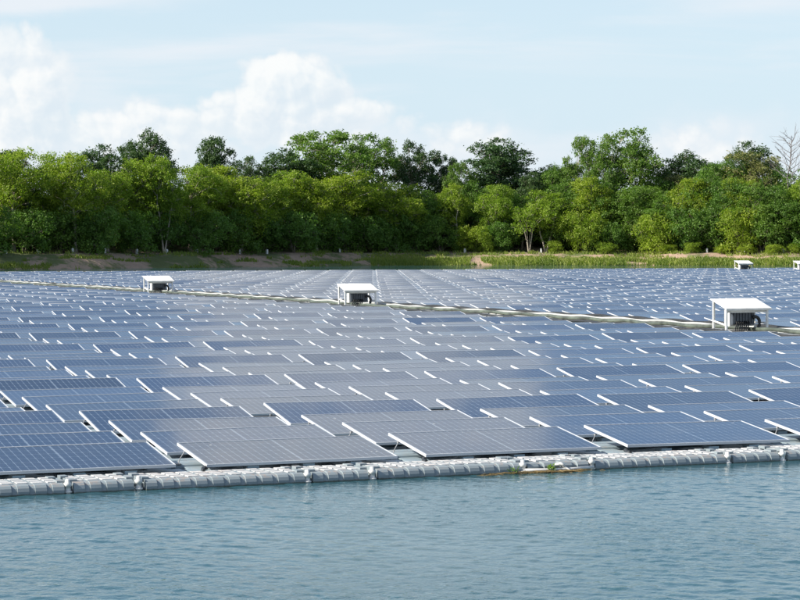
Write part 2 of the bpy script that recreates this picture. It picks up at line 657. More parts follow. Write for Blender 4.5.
def base_float_mesh():
    m = MB()
    m.prism(prof_float(-.13, .36, .095), -.135, 2.135)
    m.prism(prof_float(.60, .99, .11), -.135, 2.135)
    for x in (-.05, .55, 1.45, 1.85):
        m.prism(prof_float(.3, .66, .085), x, x + .2)
    for x in (.42, 1.0, 1.50):       # moulded seats that carry the frame
        m.box(x, x + .12, .02, .16, .09, .128)
        m.box(x, x + .12, .80, .92, .105, .235)
    return m.mesh('float', 'float_plastic')


FLOAT = base_float_mesh()


def strut_mesh(x0, x1):
    m = MB()
    m.tube([(x0, .74, .235), (x0 + (x1 - x0) * .8, .66, .15), (x1, .63, .105)], .0055, 6)
    m.box(x0 - .012, x0 + .012, .73, .76, .225, .24)
    m.box(x1 - .025, x1 + .025, .60, .66, .105, .118)
    return m.mesh('strut', 'galvanised')


STRUT_L = strut_mesh(.012, -.10)
STRUT_R = strut_mesh(1.988, 2.10)


def strap_mesh():
    m = MB()
    m.tube([(-.02, .02, .13), (-.06, -.06, .135), (-.10, -.17, .12), (-.11, -.26, .135)], .016, 6)
    m.tube([(.01, .05, .125), (-.03, 0, .13)], .022, 6)
    return m.mesh('cable', 'black_rubber')


STRAP = strap_mesh()


def ordinal(n):
    w = ['zeroth', 'first', 'second', 'third', 'fourth', 'fifth', 'sixth', 'seventh', 'eighth', 'ninth', 'tenth', 'eleventh', 'twelfth', 'thirteenth', 'fourteenth', 'fifteenth', 'sixteenth', 'seventeenth', 'eighteenth', 'nineteenth', 'twentieth']
    if n < len(w):
        return w[n]
    t = {2: 'twenty', 3: 'thirty', 4: 'forty', 5: 'fifty'}[n // 10]
    return t + ('-' + w[n % 10] if n % 10 else 'ieth')[0:] if n % 10 else {20: 'twentieth', 30: 'thirtieth', 40: 'fortieth', 50: 'fiftieth'}[n]


NEAR_KMAX = 8
FAR_S0 = 22.78
FIELD_T = 168.5
slots = []   # (depth, row, s, block)
nrow = 0
r = 0
while row_t(r) < FIELD_T:
    t = row_t(r)
    for k in range(-34, NEAR_KMAX + 1):
        slots.append((r, S0 + k * PC, 0, k))
    for k in range(0, 48):
        slots.append((r, FAR_S0 + k * PC, 1, k))
    r += 1
SHELTERS = [(20.30, 27.04), (20.30, 53.79), (20.30, 80.11)]
NFAR_SHELTERS = [(101.2, 157.2), (103.6, 150.6)]
vis = []
rest = []
for (r, s, blk, k) in slots:
    t = row_t(r)
    c = ARR @ Vector((s + 1, t + .5, .24))
    px, py, dep = project(c)
    hw = 2129.58 * 1.15 / max(dep, 1)
    if px < -hw - 160 - 600 * (dep < 60) or px > 800 + hw + 160 + 600 * (dep < 60):
        continue
    # holes in the field where the far service huts float
    if any(abs(s + 1 - hs - .6) < 1.7 and abs(t + .5 - ht) < 1.1 for hs, ht in NFAR_SHELTERS):
        continue
    inview = -hw * .93 < px < 800 + hw * .93
    q = random.Random(r * 7919 + k * 104729 + blk * 31)
    tilt = TAU + R(q.gauss(0, .42)) + R(3.0 if r % 4 == 3 else (-.7 if r % 4 == 0 else .2)) + R(.6 * math.sin(r * 1.7 + blk))
    if r == 0:
        tilt = TAU + R(q.gauss(0, .25))
    roll = R(q.gauss(0, .26))
    yaw = R(q.gauss(0, .22))
    dz_ = q.gauss(0, .006)
    rec = dict(r=r, s=s, t=t, blk=blk, k=k, px=px, py=py, dep=dep, tilt=tilt, roll=roll, yaw=yaw, dz=dz_)
    (vis if inview else rest).append(rec)
vis.sort(key=lambda a: a['dep'])
single = vis[:300]
rest += vis[300:]
# count along each row from the left edge of the picture
byrow = {}
for a in vis:
    byrow.setdefault((a['blk'], a['r']), []).append(a)
for kk, L in byrow.items():
    L.sort(key=lambda a: a['px'])
    for i, a in enumerate(L):
        a['n'] = i + 1


def panel_matrix(a):
    return Matrix.Translation((a['s'], a['t'], ZLOW + a['dz'])) @ Matrix.Rotation(a['yaw'], 4, 'Z')


def slope_matrix(a):
    return Matrix.Translation((1, 0, 0)) @ Matrix.Rotation(a['roll'], 4, 'Y') @ Matrix.Translation((-1, 0, 0)) @ Matrix.Rotation(a['tilt'], 4, 'X')


for a in single:
    root = empty('solar_panel', ARR @ panel_matrix(a))
    sm = slope_matrix(a)
    link('frame', FRAME, root, sm)
    link('glass', GLASS, root, sm)
    down = Matrix.Translation((0, 0, -ZLOW - a['dz']))
    link('float', FLOAT, root, down)
    link('strut', STRUT_L, root, down)
    link('strut', STRUT_R, root, down)
    if a['r'] == 0:
        link('cable', STRAP, root, down)
    nth = ordinal(a['n'])
    if a['blk'] == 1:
        lab = 'blue solar panel beyond the cable walkway, ' + nth + ' from left in row ' + ordinal(a['r'] + 1) + ' from the pontoon'
    elif a['r'] == 0:
        lab = 'blue solar panel in the front row beside the pontoon, ' + nth + ' from left'
    else:
        lab = 'blue solar panel, ' + nth + ' from left in the ' + ordinal(a['r'] + 1) + ' row back from the pontoon'
    tag(root, lab, 'solar panel', 'solar panels in rows on the pond')


def field_mesh(recs):
    """all further panels in one mesh: frame boxes, glass sheets and float bars"""
    bx = np.array([(0, 2, 3, 1), (4, 5, 7, 6), (0, 1, 5, 4), (2, 6, 7, 3), (0, 4, 6, 2), (1, 3, 7, 5)])
    W, D, T, B = 2.0, 1.0, .028, .010

    def boxv(x0, x1, y0, y1, z0, z1):
        return [(x, y, z, 1) for z in (z0, z1) for y in (y0, y1) for x in (x0, x1)]
    fv = []
    for q in ((0, W, 0, B), (0, W, D - B, D), (0, B, B, D - B), (W - B, W, B, D - B)):
        fv += boxv(q[0], q[1], q[2], q[3], -T, 0)
    gv = [(B - .002, B - .002, -.004, 1), (W - B + .002, B - .002, -.004, 1), (W - B + .002, D - B + .002, -.004, 1), (B - .002, D - B + .002, -.004, 1)]
    lv = boxv(-.135, 2.135, -.13, .36, -.1, .095) + boxv(-.135, 2.135, .6, .99, -.1, .11)
    fv, gv, lv = np.array(fv, float), np.array(gv, float), np.array(lv, float)
    fq = np.concatenate([bx + 8 * i for i in range(4)])
    lq = np.concatenate([bx, bx + 8])
    Vs, Fs, Ms, UVs = [], [], [], []
    o = 0
    for a in recs:
        P = np.array(ARR @ panel_matrix(a))
        S = P @ np.array(slope_matrix(a))
        Dn = np.array(ARR @ Matrix.Translation((a['s'], a['t'], 0)))
        for vv, qq, M, mi in ((fv, fq, S, 0), (gv, np.array([(0, 1, 2, 3)]), S, 1), (lv, lq, Dn, 2)):
            Vs.append((vv @ M.T)[:, :3])
            Fs.append(qq + o)
            Ms += [mi] * len(qq)
            UVs.append(vv[qq.ravel()][:, :2])
            o += len(vv)
    Vs, Fs, UVs = np.concatenate(Vs), np.concatenate(Fs), np.concatenate(UVs)
    me = bpy.data.meshes.new('solar_panel_field')
    me.vertices.add(len(Vs))
    me.vertices.foreach_set('co', Vs.ravel())
    me.loops.add(len(Fs) * 4)
    me.loops.foreach_set('vertex_index', Fs.ravel().astype(np.int32))
    me.polygons.add(len(Fs))
    me.polygons.foreach_set('loop_start', (np.arange(len(Fs)) * 4).astype(np.int32))
    for mm in ('aluminium', 'panel_glass', 'float_plastic'):
        me.materials.append(MATS[mm])
    me.polygons.foreach_set('material_index', np.array(Ms, np.int32))
    ul = me.uv_layers.new(name='UVMap')
    ul.data.foreach_set('uv', UVs.ravel())
    me.update(calc_edges=True)
    return me


tag(link('solar_panel_field', field_mesh(rest)), 'distant rows of blue solar panels covering the pond', 'solar panels', kind='stuff')


# ------------------------------------------------------------------ edge pontoon
PY0, PY1, PZ = -.78, -.19, .13


def pontoon_mesh(length, bays, name, low=False):
    m = MB()
    proud = [(PY0, -.16), (PY0, .065), (PY0 + .012, .095), (PY0 + .035, .115), (PY0 + .075, .124), (PY1, PZ - .004), (PY1, -.16)]
    rec = [(PY0 + .004, -.16), (PY0 + .003, .040), (PY0 + .012, .048), (PY0 + .015, .066), (PY0 + .030, .092), (PY0 + .055, .108), (PY0 + .10, .117), (PY0 + .14, PZ - .010), (PY1, PZ - .010), (PY1, -.16)]
    if low:      # the damaged module: its front lip is broken away low down
        proud = [(PY0 + .07, -.16), (PY0 + .07, .045), (PY0 + .012, .05), (PY0 + .012, .085), (PY0 + .035, .112), (PY0 + .075, .122), (PY1, PZ - .004), (PY1, -.16)]
        rec = [(PY0 + .085, -.16), (PY0 + .085, .05), (PY0 + .05, .055), (PY0 + .05, .078), (PY0 + .075, .100), (PY0 + .13, .110), (PY0 + .14, PZ - .012), (PY1, PZ - .012), (PY1, -.16)]
    w = length / (bays - .35)
    for i in range(bays):
        m.prism(proud, i * w, i * w + w * .65)
        if i < bays - 1:
            m.prism(rec, i * w + w * .65, (i + 1) * w)
    # moulded pads on the deck, in the lighter sunlit colour
    rr = random.Random(name)
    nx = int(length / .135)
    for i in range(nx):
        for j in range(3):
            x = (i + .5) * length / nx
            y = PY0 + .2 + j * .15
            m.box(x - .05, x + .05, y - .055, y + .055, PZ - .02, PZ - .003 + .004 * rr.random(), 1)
    # lugs at both ends
    for x in (-.02, length - .05):
        m.box(x, x + .07, PY0 + .09, PY0 + .22, PZ - .02, PZ + .012)
        m.box(x, x + .07, PY1 - .16, PY1 - .04, PZ - .02, PZ + .010)
    return m.mesh(name, ['pontoon_plastic', 'sunlit_deck_plastic'])


def pin_mesh():
    m = MB()
    m.lathe([(.012, -.10), (.03, -.095), (.03, .0), (.042, .002), (.044, .018), (.030, .022), (.030, .030), (.042, .033), (.042, .046), (.030, .045), (.027, .085), (.036, .088), (.036, .118), (.022, .124), (.020, .150), (.005, .154)], 0, 0, 12)
    return m.mesh('connector_pin', 'white_plastic', True)


LONG_M = pontoon_mesh(1.55, 10, 'long_float')
SHORT_M = pontoon_mesh(.56, 4, 'short_float')
BROKEN_M = pontoon_mesh(.68, 4, 'worn_float', True)
PIN = pin_mesh()
for k in range(-4, 5):
    base = S0 + k * PC
    lp = project(ARR @ Vector((base + 1.08, -.7, .1)))[0]
    side = ordinal(k + 2) if k >= -1 else None
    where = {-1: 'under the leftmost front solar panel', 0: 'under the front solar panel second from left', 1: 'at photo centre with weeds at its foot',
             2: 'under the front solar panel fourth from left', 3: 'at the right end of the pontoon'}.get(k, 'past the %s edge of the photo, %s outward' % (('left', ordinal(-1 - k)) if k < 0 else ('right', ordinal(k - 3))))
    ang = random.Random(k).gauss(0, .004)
    root = empty('pontoon_float', ARR @ Matrix.Translation((base + .805, random.Random(k + 50).gauss(0, .008), random.Random(k + 90).gauss(0, .004))) @ Matrix.Rotation(ang, 4, 'Z'))
    if k == 1:
        root.matrix_world = root.matrix_world @ Matrix.Translation((-.045, 0, 0))
    link('body', BROKEN_M if k == 1 else SHORT_M, root)
    for px_ in ((-.052, .612) if k != 1 else (-.045, .725)):
        pn = link('connector_pin', PIN, root, Matrix.Translation((px_, PY0 + .035, 0)))
    if k == 1:
        m = MB()
        m.tube([(-.05, PY0 - .03, .058), (.2, PY0 - .045, .052), (.45, PY0 - .045, .05), (.72, PY0 - .02, .058)], .015, 8)
        link('rail', m.mesh('rail', 'white_plastic', True), root)
    tag(root, 'short grey pontoon float between white pins ' + where, 'pontoon float', 'short floats of the edge pontoon')
    nxt = {-2: 'reaching out of the left side of the photo', -1: 'in front of the gap left of the second front panel', 0: 'in front of the gap left of the third front panel',
           1: 'in front of the gap left of the fourth front panel', 2: 'running to the right edge'}.get(k, 'past the %s edge of the photo, %s outward' % (('left', ordinal(-2 - k)) if k < 0 else ('right', ordinal(k - 2))))
    x0 = base + 1.385 + .095
    m_ = ARR @ Matrix.Translation((x0, random.Random(k + 20).gauss(0, .008), random.Random(k + 70).gauss(0, .004))) @ Matrix.Rotation(random.Random(k + 7).gauss(0, .003), 4, 'Z')
    if k == 1:
        m_ = m_ @ Matrix.Translation((.04, 0, 0)) @ Matrix.Diagonal((.975, 1, 1, 1))
    o = link('pontoon_float', LONG_M, None, m_)
    tag(o, 'long ribbed grey pontoon float ' + nxt, 'pontoon float', 'long floats of the edge pontoon')

# ---- weeds, sprigs and a loose rope caught below the worn float
WX = S0 + PC + .95


def make_weeds():
    g = random.Random(4)
    m = MB()
    for i in range(170):
        x = g.gauss(.10, .15) if i < 140 else g.uniform(-.75, 0)
        y = g.uniform(-.07, .03)
        if abs(x) > .75:
            continue
        a = g.gauss(0, .5)
        L = g.uniform(.03, .13)
        z = g.uniform(-.004, .014) * (1.2 - abs(x))
        c, s = math.cos(a) * L, math.sin(a) * L
        m.tube([(x - c, y - s, z), (x, y, z + g.uniform(0, .014)), (x + c, y + s, z + g.uniform(-.006, .008))], [.001, .004, .001], 4)
    o = link('floating_weeds', m.mesh('floating_weeds', 'dry_weed'), None, ARR @ Matrix.Translation((WX, PY0 - .05, WATER_Z)))
    tag(o, 'dry brown weeds floating against the worn pontoon float', 'weeds', kind='stuff')
    for (x, n, h, wh) in ((-.36, 5, .07, ''), (.06, 12, .085, '')):
        m = MB()
        for i in range(n):
            a = g.uniform(0, 6.28)
            b = Vector((g.gauss(0, .02), g.gauss(0, .015), 0))
            hh = h * g.uniform(.6, 1)
            tip = b + Vector((math.cos(a) * .05, math.sin(a) * .03, hh))
            m.tube([b, (b + tip) / 2 + Vector((0, 0, .01)), tip], [.004, .003, .001], 4)
            for q in (.5, .7, .9):
                p = b.lerp(tip, q)
                d = Vector((g.gauss(0, 1), g.gauss(0, 1), g.uniform(0, 1))).normalized() * .035
                e = d.orthogonal().normalized() * .009
                m.add([p, p + d * .5 + e, p + d, p + d * .5 - e], [(0, 1, 2, 3)])
        o = link('water_plant', m.mesh('water_plant', 'leaf_mid'), None, ARR @ Matrix.Translation((WX + x, PY0 - .05, WATER_Z)))
        tag(o, ('thin green water plant at the left end of the floating weeds' if x < 0 else 'bushy green water plant growing below the white rail of the worn float'), 'plant', 'green plants by the pontoon')
    m = MB()
    m.tube([(.16, PY0 + .01, .10), (.20, PY0 - .05, .075), (.25, PY0 - .085, .03), (.29, PY0 - .10, -.02)], .010, 6)
    m.tube([(.13, PY0 + .03, .095), (.16, PY0 - .02, .11), (.19, PY0 - .05, .09)], .016, 6)
    o = link('rope', m.mesh('rope', 'white_plastic', True), None, ARR @ Matrix.Translation((WX, 0, 0)))
    tag(o, 'short white rope hanging from the worn pontoon float into the water', 'rope')


make_weeds()

# ------------------------------------------------------------------ cable walkway
WALK_S0, WALK_S1 = 20.35, 22.50


def walkway():
    root = empty('cable_walkway', ARR @ Matrix.Translation((WALK_S0, 18, 0)))
    tag(root, 'pale float walkway carrying cables between the two solar fields', 'walkway')
    m = MB()
    w = WALK_S1 - WALK_S0
    p = [(0, -.12), (0, .11), (.03, .14), (w * .45, .145), (w * .47, .11), (w * .53, .11), (w * .55, .145), (w - .03, .14), (w, .11), (w, -.12)]
    # profile runs across the walkway, swept along it
    for (a, b) in ((0, .50), (.60, 1.10)):
        m.prism([(x, z) for x, z in p], a, b)
    m.box(.05, .15, .1, .2, .12, .17)
    m.box(.95, 1.05, w - .2, w - .1, .12, .17)
    me = m.mesh('float', 'walkway_plastic')
    t = 0.0
    i = 0
    rot = Matrix.Rotation(math.pi / 2, 4, 'Z') @ Matrix.Scale(-1, 4, (0, 1, 0))
    while t < 150:
        g = random.Random(i)
        link('float', me, root, Matrix.Translation((.10 * math.sin(t * .21) + g.gauss(0, .02), t, g.gauss(0, .006))) @ Matrix.Rotation(g.gauss(0, .015), 4, 'Z') @ rot)
        t += 1.2
        i += 1
    # cables and pipes, each one a run of its own

    def run(name, mat, ds, amp, rad, label, seed, z0):
        g = random.Random(seed)
        ph = [g.uniform(0, 6.28) for _ in range(4)]
        pts = []
        t = 0.0
        while t < 150:
            x = WALK_S0 + ds + amp * (math.sin(t * .33 + ph[0]) + .6 * math.sin(t * .91 + ph[1]) + .35 * math.sin(t * 2.1 + ph[2]))
            z = z0 + .035 * math.sin(t * 1.3 + ph[3]) ** 2
            pts.append((x, 18 + t, z))
            t += .4
        m = MB()
        m.tube(pts, rad, 6)
        o = link(name, m.mesh(name, mat, True), None, ARR)
        tag(o, label, 'pipe' if 'pipe' in name else 'cable', 'runs laid along the cable walkway')
    run('power_cable', 'black_rubber', -.10, .07, .05, 'thick black cable along the near side of the walkway', 1, .135)
    run('power_cable', 'conduit_green', .62, .14, .055, 'dark green cable lying wavy on the walkway nearer its left side', 2, .19)
    run('power_cable', 'black_rubber', 2.02, .09, .055, 'black cable along the far side of the walkway by the far panels', 3, .19)
    run('pipe', 'walkway_plastic', 1.35, .15, .04, 'pale grey pipe winding along the middle of the walkway', 4, .195)


walkway()


# ------------------------------------------------------------------ service huts
def hut_parts():
    W, D = 1.28, .64
    zb, zf = .91, .70
    out = []
    m = MB()
    tilt = math.atan2(zb - zf, D)
    mt = Matrix.Translation((0, 0, zf)) @ Matrix.Rotation(tilt, 4, 'X')
    m.box(-.04, W + .06, -.06, D / math.cos(tilt) + .04, 0, .022, 0, mt)
    m.box(-.04, W + .06, -.066, -.052, -.03, .026, 0, mt)
    out.append(('roof', m.mesh('roof', 'white_paint')))
    for x in (0, W - .05):
        for y in (0, D - .05):
            m = MB()
            h = zf + (zb - zf) * y / D - .004
            m.box(x, x + .05, y, y + .05, .10, h)
            m.box(x - .03, x + .08, y - .03, y + .08, .095, .115)
            out.append(('post', m.mesh('post', 'white_paint')))
    m = MB()
    m.tube([(.025, .05, .27), (.025, D - .05, .36)], .028, 4)
    out.append(('rail', m.mesh('rail', 'white_paint')))
    m = MB()
    m.box(W - .04, W - .01, .05, D - .05, .30, .34)
    out.append(('rail', m.mesh('rail', 'white_paint')))
    m = MB()
    m.box(.05, W - .05, .055, .085, zf - .11, zf - .015)
    out.append(('beam', m.mesh('beam', 'white_paint')))
    m = MB()                 # pale inverter housing
    m.box(.31, 1.06, .32, .58, .24, .72)
    m.box(.29, 1.08, .31, .59, .69, .71)
    m.box(.36, 1.0, .31, .32, .58, .67)
    out.append(('cabinet', m.mesh('cabinet', 'white_paint')))
    m = MB()
    m.box(.34, 1.00, .215, .315, .28, .60)
    for i in range(7):
        x = .36 + i * .090
        m.box(x, x + .06, .195, .215, .30, .58)
    out.append(('connector_box', m.mesh('connector_box', 'dark_equipment')))
    for i in range(7):
        x = .33 + i * .062
        m = MB()
        m.tube([(x + .10, .205, .36), (x + .10, .15, .32), (x + .05, .12, .24), (x, .09, .17), (x - .03, .04, .12)], .021, 6)
        out.append(('cable', m.mesh('cable', 'black_rubber', True)))
    m = MB()
    pts = [(.99 + .13 * math.sin(a), .16, .32 + .16 * math.cos(a)) for a in np.linspace(-.6, 2.2, 9)] + [(1.08, .13, .14), (1.06, .10, .10)]
    m.tube(pts, .045, 8)
    out.append(('conduit', m.mesh('conduit', 'black_rubber', True)))
    m = MB()
    m.prism(prof_float(-.18, D + .12, .10), -.15, W + .15)
    out.append(('float', m.mesh('float', 'walkway_plastic')))
    return out


HUT = hut_parts()
for i, (s, t) in enumerate(SHELTERS + NFAR_SHELTERS):
    lab = ['white roofed service hut on the walkway at the right, nearest and largest',
           'white roofed service hut on the walkway at photo centre',
           'small white roofed service hut on the walkway at the left',
           'tiny white service hut at the far edge of the panels, right of centre',
           'tiny white service hut cut by the right edge of the photo'][i]
    sc = 1.0 if i < 3 else 1.2
    root = empty('service_hut', ARR @ Matrix.Translation((s, t, .03)) @ Matrix.Rotation(random.Random(i).gauss(0, .03), 4, 'Z') @ Matrix.Scale(sc, 4))
    tag(root, lab, 'service hut', 'service huts on the solar field')
    box = None
    for nm, me in HUT:
        o = link(nm, me, box if nm in ('cable', 'conduit') else root)
        if nm == 'connector_box':
            box = o

# ------------------------------------------------------------------ marker posts on the bank


def marker_mesh():
    m = MB()
    m.box(-.12, .12, -.12, .12, -.3, .45)
    m.add([(-.12, -.12, .45), (.12, -.12, .45), (.12, .12, .45), (-.12, .12, .45), (0, 0, .54)], [(0, 1, 4), (1, 2, 4), (2, 3, 4), (3, 0, 4)])
    return m.mesh('marker_post', 'white_plastic')


MARK = marker_mesh()
for i, px in enumerate((6, 38, 73, 105, 137, 167, 197, 240, 267, 340, 465, 541, 670, 707, 745, 783)):
    a = (px - 400) / 2129.58
    y = 280
    for _ in range(20):
        y = shore_y(a * y) + 9.0
    x = a * y
    o = link('marker_post', MARK, None, Matrix.Translation((x, y, bank_profile(9.0, x) + .1)) @ Matrix.Rotation(i * .7, 4, 'Z'))
    tag(o, 'small white concrete post on top of the far bank, ' + ordinal(i + 1) + ' from left', 'marker post', 'white posts along the bank')


# ------------------------------------------------------------------ trees
def leaf_mesh(name, pts, outs, size, mat, seed, droop=0.0, aspect=.55):
    g = np.random.default_rng(seed)
    P = np.asarray(pts)
    O = np.asarray(outs)
    n = len(P)
    nrm = O * .55 + g.normal(0, .75, (n, 3)) + np.array([0, 0, .45])
    nrm /= np.linalg.norm(nrm, axis=1, keepdims=True)
    a = np.cross(nrm, g.normal(0, 1, (n, 3)))
    a /= np.linalg.norm(a, axis=1, keepdims=True)
    b = np.cross(nrm, a)
    L = size * g.uniform(.6, 1.35, (n, 1))
    a = a * L
    a[:, 2] -= droop * L[:, 0]
    b = b * L * aspect
    V_ = np.empty((n, 4, 3))
    V_[:, 0] = P - a * .5
    V_[:, 1] = P + b * .5 + nrm * L * .08
    V_[:, 2] = P + a * .5
    V_[:, 3] = P - b * .5 + nrm * L * .08
    me = bpy.data.meshes.new(name)
    me.vertices.add(n * 4)
    me.vertices.foreach_set('co', V_.ravel())
    me.loops.add(n * 4)
    me.loops.foreach_set('vertex_index', np.arange(n * 4, dtype=np.int32))
    me.polygons.add(n)
    me.polygons.foreach_set('loop_start', (np.arange(n) * 4).astype(np.int32))
    me.update(calc_edges=True)
    me.materials.append(MATS[mat])
    return me


def crown_points(g, lobes, per_m2, shell=.45, flat=.8):
    """leaf positions: small twig clusters spread through uneven lobes"""
    P, O = [], []
    for (c, r) in lobes:
        ncl = max(6, int(4.2 * r * r * 3.2))
        for _ in range(ncl):
            d = g.normal(0, 1, 3)
            d /= np.linalg.norm(d)
            if d[2] < -.35 and g.random() < .55:
                d[2] = abs(d[2])
            rad = r * (shell + (1 - shell) * g.random() ** .6) * g.uniform(.85, 1.18)
            cc = c + d * rad * np.array([1, 1, flat])
            k = max(3, int(per_m2 * g.uniform(.5, 1.4)))
            s = g.uniform(.18, .36)
            q = cc + g.normal(0, 1, (k, 3)) * s * np.array([1, 1, .7])
            P.append(q)
            O.append(np.repeat(d[None], k, 0))
    return np.concatenate(P), np.concatenate(O)


def make_tree_kind(kind, seed):
    """returns (trunk mesh, crown mesh) for a tree of unit style, real metres"""
    g = np.random.default_rng(seed)
    rr = random.Random(seed)
    spec = dict(
        canopy=dict(h=12.5, w=7.5, base=.30, nl=19, lr=(1.2, 2.1), leaf=.27, mat='leaf_bright', per=23, bark='pale_bark', shell=.68),
        mid=dict(h=12.0, w=7.0, base=.22, nl=20, lr=(1.1, 2.0), leaf=.27, mat='leaf_mid', per=23, bark='bark', shell=.68),
        dark=dict(h=16.0, w=8.5, base=.35, nl=26, lr=(1.2, 2.1), leaf=.31, mat='leaf_dark', per=25, bark='bark', shell=.6),
        open=dict(h=17.0, w=11.0, base=.38, nl=40, lr=(.9, 1.7), leaf=.34, mat='leaf_mid', per=17, bark='pale_bark', shell=.45),
        tan=dict(h=15.0, w=8.0, base=.35, nl=20, lr=(1.0, 1.8), leaf=.32, mat='leaf_tan', per=14, bark='bark', shell=.5),
        umbrella=dict(h=7.0, w=7.0, base=.50, nl=15, lr=(.8, 1.3), leaf=.32, mat='leaf_bright', per=13, bark='pale_bark', shell=.4),
        bush=dict(h=5.0, w=6.5, base=.02, nl=17, lr=(1.0, 1.7), leaf=.26, mat='leaf_mid', per=22, bark='bark', shell=.68),
    )[kind]
    h, w, base = spec['h'], spec['w'], spec['base']
    lobes = []
    tries = 0
    zc = h * (base + 1) / 2
    hz = h * (1 - base) / 2
    while len(lobes) < spec['nl'] and tries < 4000:
        tries += 1
        d = g.normal(0, 1, 3)
        d /= np.linalg.norm(d)
        q = g.random() ** .45
        c = np.array([d[0] * w / 2 * q, d[1] * w / 2 * q, zc + d[2] * hz * q])
        r_ = g.uniform(*spec['lr'])
        zt = (c[2] - (zc - hz)) / (2 * hz)
        if kind in ('canopy', 'mid', 'umbrella') and zt < .35 and math.hypot(c[0], c[1]) > w * .36:
            continue
        if kind == 'dark':
            c[:2] *= 1.15 - .55 * zt
        c[2] = min(c[2], h - r_ * .8)
        c[2] = max(c[2], h * base * .7 + r_ * (.5 if kind != 'bush' else .15))
        if all(np.linalg.norm(c - o[0]) > .62 * (r_ + o[1]) * .8 for o in lobes):
            lobes.append((c, r_))
    P, O = crown_points(g, lobes, spec['per'], spec['shell'])
    crown = leaf_mesh('crown', P, O, spec['leaf'], spec['mat'], seed)
    # trunk and limbs
    m = MB()
    stems = 4 if kind == 'umbrella' else (3 if kind == 'bush' else (2 if rr.random() < .4 else 1))
    tops = []
    th = h * (.62 if kind != 'bush' else .5)
    r0 = .022 * h * (.55 if stems > 2 else (.75 if stems == 2 else 1))
    for i in range(stems):
        a = 6.28 * i / stems + rr.random()
        sp = (.14 * h if stems > 1 else .03 * h)
        pts, rad = [], []
        for j in range(7):
            q = j / 6
            pts.append((math.cos(a) * sp * q + rr.gauss(0, .012 * h) * q, math.sin(a) * sp * q + rr.gauss(0, .012 * h) * q, -.4 + (th + .4) * q))
            rad.append(r0 * (1.25 if j == 0 else 1 - .72 * q))
        m.tube(pts, rad, 7)
        tops.append(pts)
    for (c, r_) in lobes:
        st_ = min(tops, key=lambda p: (Vector(p[-1]) - Vector(c)).length)
        z0 = max(h * base * .8, min(c[2] - .35 * math.hypot(c[0], c[1]) - .8, th))
        q = max(0.15, min(1, (z0 + .4) / (th + .4)))
        j = q * 6
        j0 = min(5, int(j))
        p0 = Vector(st_[j0]).lerp(Vector(st_[j0 + 1]), j - j0)
        p3 = Vector(c)
        md = p0.lerp(p3, .5) + Vector((rr.gauss(0, .25), rr.gauss(0, .25), .3))
        e = r0 * .36 * (1.2 - .6 * q)
        m.tube([p0, p0.lerp(md, .5), md, md.lerp(p3, .6), p3], [e, e * .8, e * .6, e * .42, .02], 5)
        for _ in range(4 if kind != 'open' else 7):
            d = Vector((rr.gauss(0, 1), rr.gauss(0, 1), rr.gauss(.3, .7))).normalized() * r_ * .9
            m.tube([md.lerp(p3, .6), p3 + d * .4, p3 + d], [e * .4, e * .28, .012], 4)
    trunk = m.mesh('trunk', spec['bark'], True)
    return trunk, crown, h, w


KINDS = {}
seed = 100
for kind, n in (('canopy', 4), ('mid', 4), ('dark', 3), ('open', 3), ('tan', 1), ('umbrella', 1), ('bush', 4)):
    KINDS[kind] = []
    for i in range(n):
        seed += 1
        KINDS[kind].append(make_tree_kind(kind, seed))


CROWN_ALT = {}


def crown_with(me, mat):
    """the same crown geometry in another leaf material"""
    key = (me.name, mat)
    if key not in CROWN_ALT:
        c = me.copy()
        c.materials[0] = MATS[mat]
        CROWN_ALT[key] = c
    return CROWN_ALT[key]


def ground_at(px, behind):
    a = (px - 400) / 2129.58
    y = 280
    for _ in range(25):
        y = shore_y(a * y) + behind
    x = a * y
    return x, y, bank_profile(behind, x)


ntree = 0


def plant_tree(kind, px, top, width, behind, label, group, leaf=None, name='tree'):
    """tree whose crown reaches the given height: top row of the picture and width in pixels become metres at its real distance"""
    global ntree
    ntree += 1
    x, y, z = ground_at(px, behind)
    mpp = y / 2129.58
    hh = CAM_H + (249.7 - top) * mpp - z
    ww = width * mpp
    var = KINDS[kind][ntree % len(KINDS[kind])]
    rz = random.Random(ntree * 13).uniform(0, 6.28)
    root = empty(name, Matrix.Translation((x, y, z - .1)) @ Matrix.Rotation(rz, 4, 'Z') @ Matrix.Diagonal((ww / (var[3] + 1.6), ww / (var[3] + 1.6), hh / var[2], 1)))
    link('trunk', var[0], root)
    link('crown', crown_with(var[1], leaf) if leaf else var[1], root)
    tag(root, label, 'bush' if name == 'bush' else 'tree', group)
    return root


